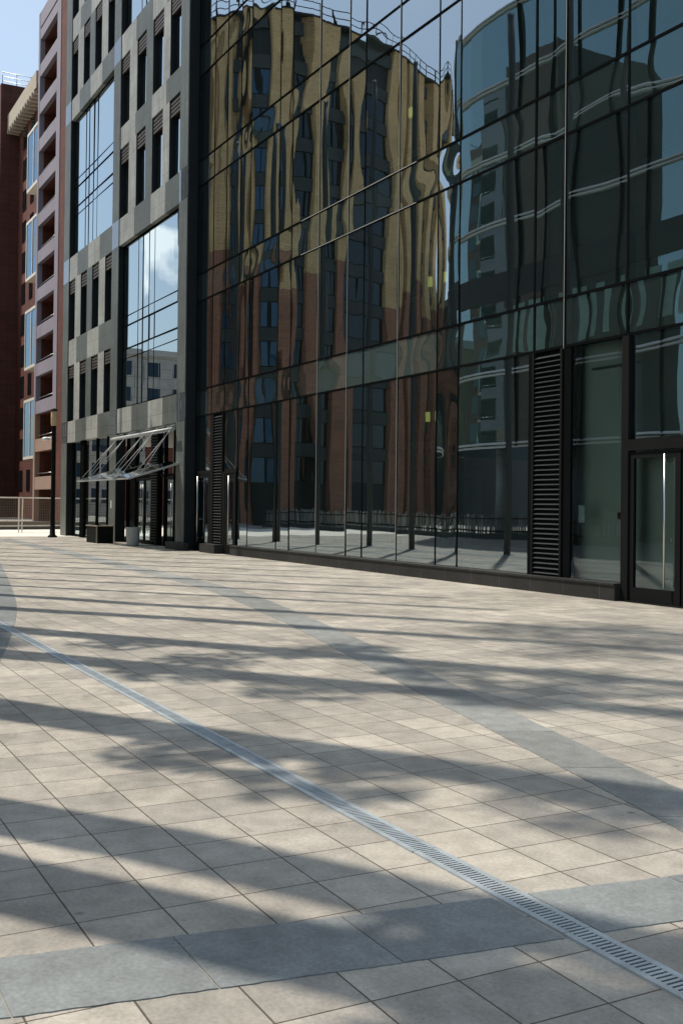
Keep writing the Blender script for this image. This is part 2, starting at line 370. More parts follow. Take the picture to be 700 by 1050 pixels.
# ---------------------------------------------------------------- office building
DG = 12.35      # glass plane
YG = 12.0       # cladding plane
bld = thing('office_building', 'dark glass office building with grey clad end bays facing the paved square', 'building', (-30, DG, 0))
Xs = [-33.4,-32.0,-30.93,-29.83,-29.05,-27.05,-26.23,-24.6,-23.02,-22.22,-20.64,-19.05,-18.25,-15.8,-14.96,-13.38,-11.0,-10.2,-8.6,-7.0,-6.2,-3.8,-3.0]
Zs = [.27, 4.34, 5.2, 8.08, 8.97, 11.85, 12.68, 15.46, 16.43, 19.15, 20.1, 22.85]

def pane(bm, x0, x1, z0, z1, y, amp, nx=8, nz=10):
    a = random.uniform(-1, 1)*amp; b = random.uniform(-1, 1)*amp*.35; c = random.uniform(-1,1)*amp*.25; ph = random.uniform(0, 6.28)
    tx = random.uniform(-1, 1)*.0060*(x1-x0); tz = random.uniform(-1,1)*.0030*(z1-z0)
    if abs(a) < amp*.4: a = math.copysign(amp*.4, a)
    V = []
    for j in range(nz+1):
        for i in range(nx+1):
            s, t = i/nx, j/nz
            d = a*math.sin(PI*s)*math.sin(PI*t) + b*math.sin(2*PI*s)*math.sin(PI*t) + c*math.sin(PI*s)*math.sin(2*PI*t+ph)*1 + tx*(s-.5)+tz*(t-.5)
            V.append(bm.verts.new((x0+(x1-x0)*s, y+d, z0+(z1-z0)*t)))
    for j in range(nz):
        for i in range(nx):
            q = bm.faces.new((V[j*(nx+1)+i], V[j*(nx+1)+i+1], V[(j+1)*(nx+1)+i+1], V[(j+1)*(nx+1)+i])); q.smooth = True

def in_frame(x, z):
    d = Vector((x, DG, z-1.5)); zz = d.dot(f2)
    px = 350+F*d.dot(r3)/zz; py = 506.3-F*d.dot(u3)/zz
    return -20 < px < 720 and -20 < py < 1070
rest = nb()
pale_cols = {7: .5, 8: 1, 9: 1, 10: 1}
LOUV = [(-31.75,-30.93), (-15.8,-14.96)]
DOORS = [(-33.15,-31.95), (-30.85,-29.9), (-13.38,-12.2), (-12.2,-11.0)]
for i in range(len(Xs)-1):
    x0, x1 = Xs[i], Xs[i+1]
    w = x1-x0
    amp = .0017*min(w, 1.7)
    if i in (11,): amp = .0042
    if i <= 3: amp = .0020
    for j in range(len(Zs)-1):
        z0, z1 = Zs[j], Zs[j+1]
        if j == 0:
            if i in (0,): z0 = 2.55      # door below
            if i == 2: z0 = 2.55
            if i in (1,): continue       # louvre + door jamb
            if i == 13: continue         # louvre
            if i == 15: z0 = 2.62
        span = (j % 2 == 1)
        vis = in_frame(x1-.05, z0+.1) or in_frame(x0+.05, z0+.1) or in_frame(x1, z1)
        if vis:
            bm = nb(); pane(bm, x0+.012, x1-.012, z0+.02, z1-.02, DG, amp)
            if span: obj('spandrel_pane', bm, M['spandrel_pale'] if (i in pale_cols and j == 1) else M['spandrel'], bld)
            else: obj('window_pane', bm, M['clear'] if (i, j) == (14, 0) else M['glass'], bld)
        else:
            pane(rest, x0+.012, x1-.012, z0+.02, z1-.02, DG, amp, 4, 5)
o = obj('glazing', rest, M['glass'], bld); o['kind'] = 'stuff'
# mullions and transoms
bright = {7, 8, 10, 14}
for i, x in enumerate(Xs):
    bm = nb(); z0 = .27
    w = .05 if i in (15, 13, 14) else (.016 if i < 7 else .022)
    box(bm, x-w/2, x+w/2, DG-.012, DG+.14, z0, 22.85)
    mo = obj('mullion', bm, M['mullion'], bld)
    if i in bright:
        bm = nb(); box(bm, x-.005, x+.005, DG-.020, DG-.0125, 4.3 if i == 14 else .3, 20.0); obj('mullion_cap', bm, M['cap'], mo)
for k, z in enumerate(Zs[1:]):
    bm = nb(); hh = .048
    box(bm, Xs[0], Xs[-1], DG-.018, DG+.12, z-hh/2, z+hh/2); tr = obj('transom', bm, M['mullion'], bld)
    if k in (2, 3):
        bm = nb(); box(bm, -25.6, -19.9, DG-.034, DG-.0185, z-.007, z+.007); obj('transom_cap', bm, M['cap'], tr)
# plinth
bm = nb()
box(bm, -29.9, -13.44, 12.17, DG+.2, -.2, .25)
box(bm, -29.9, -13.44, 12.15, DG+.0, .25, .285)
obj('plinth', bm, M['plinth'], bld)
bm = nb(); box(bm, -32.0, -30.75, 12.0, DG+.2, -.2, .27); obj('plinth', bm, M['plinth'], bld)
bm = nb(); box(bm, -10.9, 4, 12.17, DG+.2, -.2, .27); obj('plinth', bm, M['plinth'], bld)
# louvre grilles
for x0, x1 in LOUV:
    lv = nb(); fr = nb()
    for xx in (x0, x1-.05): box(fr, xx, xx+.05, DG-.05, DG+.1, .27, 4.31)
    box(fr, x0+.05, x1-.05, DG+.07, DG+.1, .27, 4.31)
    g = obj('louvre_grille', fr, M['black'], bld)
    z = .32
    while z < 4.27:
        a = [lv.verts.new(p) for p in ((x0+.05, DG-.04, z), (x1-.05, DG-.04, z), (x1-.05, DG+.05, z+.055), (x0+.05, DG+.05, z+.055))]
        b = [lv.verts.new((v.co.x, v.co.y, v.co.z+.008)) for v in a]
        lv.faces.new(a[::-1]); lv.faces.new(b)
        for q in range(4): lv.faces.new((a[q], a[(q+1)%4], b[(q+1)%4], b[q]))
        z += .088
    obj('louvre_blades', lv, M['louver'], g)
# doors
def door(x0, x1, ztop, hx, side=1, frame=M['black']):
    st = .11
    bm = nb()
    box(bm, x0+.01, x0+.01+st, DG-.03, DG+.03, .02, ztop); box(bm, x1-.01-st, x1-.01, DG-.03, DG+.03, .02, ztop)
    box(bm, x0+.01+st, x1-.01-st, DG-.03, DG+.03, .02, .24); box(bm, x0+.01+st, x1-.01-st, DG-.03, DG+.03, ztop-.11, ztop)
    d = obj('door', bm, frame, bld)
    bm = nb(); pane(bm, x0+.01+st, x1-.01-st, .24, ztop-.11, DG, .002, 4, 6); obj('door_pane', bm, M['clear'], d)
    bm = nb(); tube(bm, (hx, DG-.11, .28), (hx, DG-.11, ztop-.06), .017, n=12)
    for zz in (.42, ztop-.2): tube(bm, (hx, DG-.11, zz), (hx, DG-.03, zz), .009)
    obj('handle', bm, M['steel'], d)
    bm = nb(); box(bm, hx+.08*side-.012, hx+.08*side+.012, DG-.045, DG-.03, 1.0, 1.05); obj('lock', bm, M['steel'], d)
door(-33.1, -32.02, 2.45, -33.0+.12)
door(-30.72, -29.95, 2.42, -30.5+.25)
door(-13.30, -12.16, 2.42, -12.42, 1)
door(-12.14, -11.03, 2.42, -11.9, -1)
bm = nb()
box(bm, -13.44, -13.28, DG-.06, DG+.1, 0, 4.31); box(bm, -13.28, -11.0, DG-.06, DG+.1, 2.44, 2.62); box(bm, -13.28, -11.0, 12.25, DG+.1, -.1, .018)
obj('door_frame', bm, M['black'], bld)
bm = nb(); box(bm, -33.4, -33.12, DG-.01, DG+.1, 0, 2.55); box(bm, -33.12, -32.0, DG-.04, DG+.1, 2.45, 2.57); box(bm, -32.0, -31.76, DG-.04, DG+.1, 0.27, 4.3)
box(bm, -30.9, -30.74, DG-.04, DG+.1, 0.27, 2.5); box(bm, -30.74, -29.83, DG-.04, DG+.1, 2.44, 2.57); box(bm, -29.94, -29.86, DG-.04, DG+.1, 0, 2.44)
box(bm, -33.12,-32.0, 12.2, DG, -.1, .018); box(bm, -30.74,-29.9, 12.2, DG, -.1, .018)
obj('door_frame', bm, M['black'], bld)
# dark pier between grille and window
bm = nb(); box(bm, -14.94, -14.75, DG-.02, DG+.1, .27, 4.3); obj('mullion_panel', bm, M['mullion'], bld)
bm = nb(); box(bm, -15.92, -15.82, DG-.03, DG+.1, .27, 4.3); obj('mullion_panel', bm, M['mullion'], bld)

# rooms behind the glass
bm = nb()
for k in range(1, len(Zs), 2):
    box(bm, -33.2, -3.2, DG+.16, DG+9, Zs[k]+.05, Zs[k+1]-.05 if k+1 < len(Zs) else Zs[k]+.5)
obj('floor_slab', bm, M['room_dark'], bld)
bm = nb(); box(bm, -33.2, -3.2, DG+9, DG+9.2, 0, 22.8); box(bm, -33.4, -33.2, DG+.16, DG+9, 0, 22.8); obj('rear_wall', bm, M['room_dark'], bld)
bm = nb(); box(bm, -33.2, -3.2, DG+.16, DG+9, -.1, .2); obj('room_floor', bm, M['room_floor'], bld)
bm = nb(); box(bm, -14.99, -10.0, DG+.34, DG+.5, .2, 4.39); box(bm, -15.19, -15.0, DG+.34, DG+9, .2, 4.39); rw = obj('lobby_wall', bm, M['room_wall'], bld)
bm = nb(); box(bm, -14.6+.02, -13.4, DG+.30, DG+.337, 3.9, 3.94); obj('ceiling_trim', bm, M['alu'], rw)
bm = nb(); box(bm, -13.90, -13.78, DG+.29, DG+.337, 1.32, 1.44); obj('alarm_box', bm, simple('alarm_red', (.10,.012,.01), .4), rw)
bm = nb(); tube(bm, (-13.84, DG+.325, 1.44), (-13.84, DG+.325, 4.3), .008); obj('conduit', bm, M['alu'], rw)
bm = nb(); box(bm, -14.58, -14.42, DG+.03, DG+.034, 1.25, 1.55); obj('notice', bm, simple('paper', (.55,.6,.62), .7), bld)
# upper floor partitions, columns, ceiling lights
for (x, y, z0, z1, w) in ((-20.9, 1.2, .2, 4.39, .10), (-20.2, 1.5, .2, 3.2, .12), (-20.95, 1.2, 5.2, 8.1, .11), (-21.3, 1.4, 8.9, 11.9, .11), (-27.2, 2.2, 8.9, 15, .10), (-26.4, 1.0, .2, 4.39, .35), (-26.4, 1.0, 5.2, 8.1, .35), (-26.4, 1.0, 8.9, 11.9, .35), (-22.4, 2.4, .2, 4.39, .15)):
    bm = nb(); box(bm, x-w/2, x+w/2, DG+y, DG+y+w, z0, z1); obj('interior_column', bm, M['green_col'], bld)
bm = nb(); box(bm, -27.2, -19.6, DG+1.7, DG+1.76, 2.92, 3.08); obj('interior_beam', bm, M['green_col'], bld)
for x0, x1, y, z in ((-26.5,-23.0,2.0,10.4), (-22.8,-20.3,2.0,10.4), (-25,-22,2.6,6.9)):
    bm = nb(); box(bm, x0, x1, DG+y, DG+y+.08, z, z+.12); obj('interior_beam', bm, M['green_col'], bld)
ml, n_, o_ = nt('ceiling_lamp'); em = N(n_, 'ShaderNodeEmission'); em.inputs[0].default_value = (.85,.9,.25,1); em.inputs[1].default_value = .6; n_.links.new(em.outputs[0], o_.inputs[0])
for x, z in ((-20.95, 6.55), (-20.35, 6.55), (-21.0, 3.45), (-20.6, 3.45), (-21.9, 10.75), (-20.6, 11.1)):
    bm = nb(); box(bm, x-.05, x+.05, DG+1.0, DG+1.06, z, z+.22); obj('ceiling_lamp', bm, ml, bld)
# cross walls inside the upper floors give broad green-grey patches
for x0, x1, y, k in ((-18.1,-11,2.2,2), (-15.0,-8,1.4,4), (-24.4,-23.1,1.2,0), (-19.0,-14,3.5,6)):
    bm = nb(); box(bm, x0, x1, DG+y, DG+y+.1, Zs[k]-.05, Zs[k+1]+.04); obj('partition', bm, M['room_wall'], bld)

# ---- grey clad bays
XL, XM0, XM1, XR = -49.98, -42.1, -41.2, -33.42
def cbox(name, x0, x1, z0, z1, m, y0=YG, y1=DG+.02, par=None):
    bm = nb(); box(bm, x0, x1, y0, y1, z0, z1); return obj(name, bm, m, par or bld)
bands = [(4.2,5.15), (7.66,8.80), (11.5,12.55), (15.27,16.1), (18.8,19.72), (22.4,23.4), (26.1,27.2)]
left_slots = [(-49.0,-47.95), (-47.0,-45.95), (-45.13,-44.08), (-43.17,-42.1)]
right_slots = [(-41.2,-40.08), (-39.16,-38.05), (-37.27,-36.1), (-35.4,-34.22)]
rows = [(5.15,7.66), (8.80,11.5), (12.55,15.27), (16.1,18.8), (19.72,22.4), (23.4,26.1)]
def alt_band(x0, x1, z0, z1, edges, y0=YG, first=0):
    es = [x0]+[e for e in edges if x0 < e < x1]+[x1]
    for k in range(len(es)-1):
        cbox('cladding_panel', es[k]+.003, es[k+1]-.003, z0, z1, M['panel_light'] if (k+first) % 2 == 0 else M['panel_dark'], y0)
le = [-47.6,-45.8,-44.0]
re = [-39.3,-37.35,-35.75]
for bi, (z0, z1) in enumerate(bands):
    full_double_left = bi in (3, 4-0) and False
    # the middle of a two-storey window has no band
    if bi != 3: alt_band(-49.0, XM0, z0, z1, le, first=0)
    if bi not in (1, 5): alt_band(XM1, -34.22, z0, z1, re, first=0)
def slot(x0, x1, z0, z1):
    h = z1-z0
    o = cbox('window', x0+.05, x1-.01, z0+.03, z1-.04, M['jamb'], YG+.18, DG+.1)
    bm = nb(); pane(bm, x0+.09, x1-.03, z0+.06, z1-.06-h*.22, YG+.168, .0012, 3, 4); obj('window_pane', bm, M['sky_glass'], o)
    bm = nb(); z = z1-.06-h*.2
    for k in range(4):
        zz = z+k*h*.2/4
        box(bm, x0+.07, x1-.02, YG+.03, YG+.06, zz, zz+.09); box(bm, x0+.07, x1-.02, YG+.06, YG+.175, zz+.06, zz+.08)
    obj('louvre', bm, M['louver_brown'], o)
# pilasters between slots (alternating) + jamb returns
def pil_row(slots, xa, xb, z0, z1):
    es = [xa]
    for a, b in slots: es += [a, b]
    es.append(xb)
    k = 0
    for a, b in zip(es[0::2], es[1::2]):
        if b-a > .15:
            cbox('pilaster', a, b, z0+.002, z1-.002, M['panel_light'] if k % 2 else M['panel_dark'])
            bm = nb(); box(bm, b+.002, b+.01, YG+.015, DG, z0+.002, z1-.002)
            obj('jamb', bm, M['jamb'], bld)
        k += 1
for k, (z0, z1) in enumerate(rows):
    if k not in (2, 3):
        for a, b in left_slots: slot(a, b, z0, z1)
        pil_row(left_slots, -49.0, XM0, z0, z1)
    if k not in (0, 1, 4, 5):
        for a, b in right_slots: slot(a, b, z0, z1)
        pil_row(right_slots, XM1, -34.22, z0, z1)
def big_window(x0, x1, z0, z1):
    fr = nb()
    yb = YG+.18
    box(fr, x0, x0+.08, yb, DG+.1, z0, z1); box(fr, x1-.06, x1, yb, DG+.1, z0, z1); box(fr, x0+.08, x1-.06, yb, DG+.1, z0, z0+.06); box(fr, x0+.08, x1-.06, yb, DG+.1, z1-.06, z1)
    a = x0+.08; b = x1-.06; W_ = b-a; H_ = z1-z0
    vx = [a, a+W_*.36, a+W_*.47, b]; vz = [z0+.06, z0+H_*.36, z0+H_*.50, z1-.06]
    for x in vx[1:3]: box(fr, x-.016, x+.016, yb-.025, DG+.05, z0+.06, z1-.06)
    for z in vz[1:3]: box(fr, a, b, yb-.027, DG+.05, z-.025, z+.025)
    for z in (z0+H_*.30, z0+H_*.56): box(fr, a, b, yb-.022, DG+.05, z-.012, z+.012)
    for x in (a+W_*.28, a+W_*.56): box(fr, x-.008, x+.008, yb-.020, DG+.05, z0+.06, z1-.06)
    w = obj('window', fr, M['mullion'], bld)
    for i in range(3):
        for j in range(3):
            bm = nb(); pane(bm, vx[i]+.03, vx[i+1]-.03, vz[j]+.03, vz[j+1]-.03, YG+.175, .0012, 6, 6); obj('window_pane', bm, M['sky_glass'], w)
big_window(XM1, -34.22, 5.15, 11.5)
big_window(-49.0, XM0, 12.55, 18.8)
big_window(XM1, -34.22, 19.72, 26.1)
# full-height pilasters, polished squares where bands cross them
for xa, xb in ((XL, -49.0), (XM0, XM1), (-34.22, XR)):
    y1 = DG+.4 if xb == XR else DG+.02
    cbox('pilaster_core', xa+.006, xb-.006, 0, 27.2, M['jamb'], YG+.002, y1)
    zz = 0.0
    for bi, (z0, z1) in enumerate(bands):
        if bi % 2: continue
        cbox('cladding_panel', xa+.004, xb-.004, zz+.003, z0-.003, M['panel_dark'], YG-.03, YG)
        cbox('polished_panel', xa+.004, xb-.004, z0+.003, z1-.003, M['mirror_panel'], YG-.03, YG)
        zz = z1
# building body behind the bays
bm = nb(); box(bm, XL+.02, -33.5, DG+.101, DG+16, 4.2, 27.9); box(bm, XL, -33.5, DG+5, DG+16, 0, 4.2); box(bm, -33.5, -2.9, DG+9.2, DG+16, 0, 23.2)
obj('body', bm, M['panel_dark'], bld)
bm = nb(); box(bm, XL, -33.42, YG-.02, DG+.1, 27.25, 28); obj('parapet', bm, M['panel_dark'], bld)
# side wall of clad bay where it meets the glass
bm = nb(); box(bm, -33.6, XR, DG+.02, DG+16, 0, 28); obj('side_wall', bm, M['jamb'], bld)
bm = nb(); box(bm, -34.7, -32.9, 11.8, YG-.035, -.1, .24); obj('pilaster_base', bm, M['plinth'], bld)
# ground floor of bays
gy = YG+.2
bm = nb(); box(bm, -49.9, -49.0, DG+.03, gy+.6, 0, 4.19); obj('return_wall', bm, M['jamb'], bld)
for x0, x1 in ((-48.9,-47.0), (-46.4,-44.6), (-44.6,-43.0), (-43.0,-42.15)):
    bm = nb(); pane(bm, x0, x1, .12, 4.15, gy, .004, 5, 6); obj('shop_pane', bm, M['glass'], bld)
bm = nb(); box(bm, -47.0, -46.4, gy-.12, gy+.02, 0, 4.19); obj('pier', bm, M['mullion'], bld)
for x in (-48.6, -44.6, -43.0):
    bm = nb(); box(bm, x-.04, x+.04, gy-.06, gy+.06, 0, 4.19); obj('mullion', bm, M['mullion'], bld)
# entrance bay
for x0, x1 in ((-41.1,-39.9), (-39.8,-39.0), (-37.3,-36.6), (-35.7,-34.3)):
    bm = nb(); pane(bm, x0, x1, 2.5, 4.1, DG+.1, .004, 4, 4); obj('transom_pane', bm, M['glass'], bld)
for x0, x1, h in ((-40.0,-39.0,-39.12), (-39.0,-38.0,-38.88), (-36.6,-35.6,-35.75)):
    st = .07
    bm = nb(); Y = DG+.1
    box(bm, x0, x0+st, Y-.03, Y+.03, .02, 2.45); box(bm, x1-st, x1, Y-.03, Y+.03, .02, 2.45); box(bm, x0+st, x1-st, Y-.03, Y+.03, .02, .15); box(bm, x0+st, x1-st, Y-.03, Y+.03, 2.35, 2.45)
    d = obj('door', bm, M['black'], bld)
    bm = nb(); pane(bm, x0+st, x1-st, .15, 2.35, Y, .004, 4, 6); obj('door_pane', bm, M['glass'], d)
    bm = nb(); tube(bm, (h, Y-.1, .4), (h, Y-.1, 2.2), .016); obj('handle', bm, M['steel'], d)
for x0, x1 in ((-38.0,-37.2),):
    bm = nb(); box(bm, x0, x1, DG, DG+.15, .1, 4.1); g = obj('louvre_grille', bm, M['black'], bld)
    bm = nb(); z = .15
    while z < 4.1: box(bm, x0+.02, x1-.02, DG-.05, DG, z, z+.03); z += .1
    obj('louvre_blades', bm, M['louver'], g)
bm = nb(); box(bm, -41.2, -34.2, DG+.07, DG+.15, 2.45, 2.56); box(bm, -35.6, -34.3, DG+.08, DG+.12, 0, .2)
for x in (-41.1, -40.0, -37.2, -36.6, -35.6, -34.35): box(bm, x-.05, x+.05, DG+.04, DG+.16, 0, 4.15)
obj('entrance_frame', bm, M['mullion'], bld)
bm = nb(); pane(bm, -35.55, -34.4, .2, 2.45, DG+.1, .004, 4, 5); obj('window_pane', bm, M['glass'], bld)
bm = nb(); pane(bm, -41.05, -40.05, .1, 2.45, DG+.1, .004, 4, 5); obj('window_pane', bm, M['glass'], bld)
bm = nb(); box(bm, -49, -33.6, DG+4.9, DG+5, 0, 4.2); obj('lobby_wall', bm, simple('lobby_ochre', (.16,.13,.09), .8), bld)
bm = nb(); box(bm, -41.75, -41.62, YG-.05, YG-.031, 1.3, 1.6); obj('notice_plate', bm, simple('white_plate', (.6,.62,.6), .5), bld)
# canopy
bm = nb(); tube(bm, (-41.0, 11.75, 3.95), (-33.9, 11.75, 3.95), .065, n=10)
for x in (-40.4, -38.8, -37.2, -35.6, -34.4): bar(bm, (x, 11.75, 3.98), (x, 12.05, 4.08), .12, .16)
M['canopy_steel'] = simple('canopy_steel', (.34,.35,.34), .55, .4)
cn_ = obj('canopy', bm, M['canopy_steel'], bld)
bm = nb()
k = 6; xa, xb = -40.4, -33.9
for i in range(k):
    a = xa+(xb-xa)*i/k+.02; b = xa+(xb-xa)*(i+1)/k-.02
    tw = (.05 if i % 2 else -.05)
    q = [(a, 10.3, 2.34+tw), (b, 10.3, 2.34-tw), (b, 12.0, 2.86-tw), (a, 12.0, 2.86+tw)]
    v = [bm.verts.new(p) for p in q]; v2 = [bm.verts.new((p[0], p[1], p[2]+.02)) for p in q]
    bm.faces.new(v[::-1]); bm.faces.new(v2)
    for j in range(4): bm.faces.new((v[j], v[(j+1)%4], v2[(j+1)%4], v2[j]))
obj('canopy_glass', bm, glass('canopy_glass', tint=(.6,.7,.7), refl=(.9,.95,1), ior=2.6, wob=.3), cn_)
bm = nb(); bar(bm, (xa, 10.3, 2.30), (xb, 10.3, 2.30), .05, .05)
for i in range(k+1):
    x = xa+(xb-xa)*i/k; bar(bm, (x, 10.3, 2.30), (x, 12.0, 2.84), .04, .06)
obj('canopy_frame', bm, M['canopy_steel'], cn_)
for i in (0, 1, 3, 4, 6):
    x = xa+(xb-xa)*i/k; xt = min(x+.3, -34.0)
    bm = nb(); tube(bm, (x, 10.45, 2.42), (xt, 11.72, 3.95), .012, n=6); tube(bm, (x, 10.7, 2.5), (xt-.1, 11.72, 3.93), .010, n=6); obj('canopy_rod', bm, M['canopy_steel'], cn_)

# poster stand inside the lobby glass
ps = thing('poster_stand', 'blue poster board with a round picture standing behind the glass', 'poster stand', (-18.4, DG+.27, 0))
bm = nb(); box(bm, -19.15, -17.75, DG+.25, DG+.3, .95, 2.25); obj('board', bm, simple('poster_blue', (.40,.58,.68), .5, vs=3), ps)
bm = nb(); box(bm, -18.75, -18.15, DG+.26, DG+.29, .2, .95); obj('stand', bm, simple('stand_blue', (.30,.46,.55), .5), ps)
bm = nb()
for z, a, b in ((2.05,-18.95,-18.0), (1.93,-18.95,-18.2), (1.30,-18.6,-17.95), (1.22,-18.6,-18.1), (1.14,-18.6,-18.0)): box(bm, a, b, DG+.242, DG+.2495, z, z+.035)
obj('printed_lines', bm, simple('print_pale', (.35,.45,.5), .6), ps)
bm = nb(); tube(bm, (-18.75, DG+.24, 1.62), (-18.75, DG+.2495, 1.62), .17, n=24); obj('round_picture', bm, simple('picture_dark', (.05,.06,.07), .5), ps)

# ---------------------------------------------------------------- street furniture
lp = thing('street_lamp', 'tall black lamp post with tan lantern beside the grey building corner', 'street lamp', (-46.96, 10.92, 0))
X, Y = -46.96, 10.92
bm = nb(); lathe(bm, [(.20,0),(.20,.06),(.12,.12),(.10,.7),(.095,.75),(.085,4.7),(.10,4.75),(.10,4.8)], X, Y, 14); obj('pole', bm, M['black'], lp)
bm = nb(); lathe(bm, [(.10,4.8),(.13,4.85),(.13,5.4),(.10,5.45)], X, Y, 14); lt = obj('lantern', bm, simple('lantern_tan', (.50,.36,.20), .5), lp)
bm = nb(); lathe(bm, [(.16,5.45),(.15,5.5),(.03,5.56)], X, Y, 14); obj('lantern_cap', bm, M['black'], lt)
bm = nb(); tube(bm, (X, Y, 4.25), (X-.25, Y-.25, 4.3), .025)
lathe(bm, [(.02,4.33),(.12,4.30),(.17,4.22),(.12,4.19)], X-.3, Y-.28, 12); obj('side_light', bm, simple('shade_white', (.7,.72,.7), .4), lp)

bn = thing('litter_bin', 'round tapered concrete bin standing in front of the entrance doors', 'bin', (-37.15, 11.45, 0))
bm = nb(); lathe(bm, [(.20,0.0),(.215,.05),(.25,.62),(.255,.66),(.225,.66),(.215,.60),(.0001,.58)], -37.15, 11.45, 20); obj('bin_body', bm, M['conc'], bn)
bm = nb(); lathe(bm, [(.21,.59),(.21,.612),(.001,.615)], -37.15, 11.45, 16); obj('bin_liner', bm, M['black'], bn)

bx = thing('planter_box', 'low black box planter under the glass canopy', 'planter', (-40.4, 11.1, 0))
bm = nb()
box(bm, -41.3, -39.75, 10.9, 10.96, 0, .62); box(bm, -41.3, -39.75, 11.44, 11.5, 0, .62); box(bm, -41.3, -41.24, 10.96, 11.44, 0, .62); box(bm, -39.81, -39.75, 10.96, 11.44, 0, .62); box(bm, -41.24, -39.81, 10.96, 11.44, .0, .5)
obj('box', bm, M['black'], bx)
bm = nb(); box(bm, -41.33, -39.72, 10.87, 10.97, .62, .66); box(bm, -41.33, -39.72, 11.43, 11.53, .62, .66); box(bm, -39.84, -39.72, 10.97, 11.43, .62, .66); box(bm, -39.79,-39.74, 10.86,10.9, 0,.62); obj('rim', bm, simple('rim_tan', (.18,.16,.12), .7), bx)

# fence at the far end
fc = thing('barrier_fence', 'cream metal barrier fence with mesh infill across the far end', 'fence', (-55, 11, 0))
A = Vector((-52.2, 6.0, 0)); B = Vector((-56.6, 15.2, 0)); dv = (B-A).normalized(); L = (B-A).length
rb = nb(); bar(rb, A+Vector((0,0,1.72)), B+Vector((0,0,1.72)), .06, .07); bar(rb, A+Vector((0,0,.33)), B+Vector((0,0,.33)), .05, .06); obj('rail', rb, M['white_paint'], fc)
nrm = Vector((dv.y, -dv.x, 0))
s = 0.35
while s < L:
    for q in (0, .13):
        a = A+dv*(s+q*1.5); bb = nb(); bar(bb, a+Vector((0,0,0)), a+dv*(.03 if q else .0)+Vector((0,0,1.7)), .05, .05); obj('post', bb, M['white_paint'], fc)
    s += 2.62
mb = nb(); s = .1
while s < L:
    a = A+dv*s; bar(mb, a+Vector((0,0,.36)), a+Vector((0,0,1.68)), .012, .012); s += .11
z = .5
while z < 1.65: bar(mb, A+Vector((0,0,z)), B+Vector((0,0,z)), .010, .010); z += .13
obj('mesh_infill', mb, simple('wire_tan', (.16,.13,.10), .6), fc)
# low kerb wall behind the fence
bm = nb(); bar(bm, A+Vector((-6,-2,.2)), B+Vector((-6,4,.2)), .5, .5); o = obj('low_wall', bm, simple('wall_dark', (.10,.08,.06), .8)); tag(o, 'low dark garden wall behind the cream fence', 'wall')

# ---------------------------------------------------------------- far residential blocks
RY = 19.0
ra = thing('apartment_block', 'tall apartment block with pale lavender balcony grid and dark openings', 'building', (-82, RY, 0))
def px2x(px, Yp, zz=1.5):   # not used for placing; kept for metres of this facade
    pass
gx0, gx1 = -88.75, -81.2      # grid
bm = nb(); box(bm, gx0, gx1, RY+2.6, RY+14, 0, 40.6); obj('body', bm, M['red_wall'], ra)
FL = 3.02
L0, L1 = gx0+.55, gx1-1.15      # opening between the two piers
bm = nb()
box(bm, gx0, L0, RY, RY+.4, 8.6, 41.0); box(bm, L1, gx1, RY, RY+.4, 8.6, 41.0)
sl_ = nb()
zs_ = [2.52+FL*k for k in range(13)]
for zz in zs_:
    t_ = bm if zz > 8 else None
    if t_ is not None: box(bm, L0, L1, RY+.02, RY+.35, zz, zz+(1.0 if zz < 37 else 1.0))
    box(sl_, L0, L1, RY+.36, RY+2.6, zz, zz+.2)
box(bm, L0, L1, RY+.02, RY+.4, 39.0+.6, 41.0); box(bm, gx0, gx1, RY+.41, RY+2.6, 40.8, 41.0)
obj('balcony_grid', bm, M['lavender'], ra)
box(sl_, L1, gx1, RY+.41, RY+2.6, 0, 40.79); box(sl_, gx0, L0, RY+.41, RY+2.6, 0, 40.79); obj('balcony_floor', sl_, M['red_wall'], ra)
bm = nb(); box(bm, gx0, L0, RY, RY+.4, 0, 8.6); box(bm, L1, gx1, RY, RY+.4, 0, 8.6)
for zz in zs_[:2]: box(bm, L0, L1, RY+.02, RY+.35, zz, zz+1.0)
obj('balcony_base', bm, M['tan_render'], ra)
bm = nb(); box(bm, gx1+.01, gx1+7, RY+.05, RY+14, 0, 42); obj('stair_tower', bm, M['red_wall'], ra)
zz = 2.5
while zz < 38:
    bm = nb(); tube(bm, (L0, RY+.2, zz+1.3), (L1, RY+.2, zz+1.3), .03, n=6)
    obj('balcony_rail', bm, M['alu'], ra)
    bm = nb(); box(bm, gx0+3, gx0+5.5, RY+2.55, RY+2.59, zz+.3, zz+2.3); obj('window', bm, M['dark_glass'], ra)
    zz += FL
# recessed wing with oriels
wg = thing('apartment_block', 'dark red brown apartment wing with glazed oriels and plain end wall', 'building', (-105, 22, 0))
bm = nb(); box(bm, -111.1, gx0-.01, 22.0, 34, 0, 42.0); obj('body', bm, M['red_wall'], wg)
bm = nb(); box(bm, -124, -111.12, 20.15, 36, 0, 43.3); obj('end_wall', bm, M['brown_wall'], wg)
bm = nb()
for q in range(3): tube(bm, (-111.3, 20.3, 43.6+q*.45), (-111.3, 32, 43.6+q*.45), .035, n=5)
for q in range(8): tube(bm, (-111.3, 20.3+q*1.4, 43.3), (-111.3, 20.3+q*1.4, 44.5), .035, n=5)
obj('roof_rail', bm, M['alu'], wg)
bm = nb()
box(bm, -111.0, -98, 20.9, 21.99, 38.6, 38.9); box(bm, -111.0, -98, 20.8, 20.95, 38.6, 40.1)
x = -110.8
while x < -98: box(bm, x, x+.25, 20.72, 21.9, 38.2, 38.59); x += 1.0
obj('roof_balcony', bm, simple('cream_render', (.36,.31,.24), .8), wg)
zz = 2.6
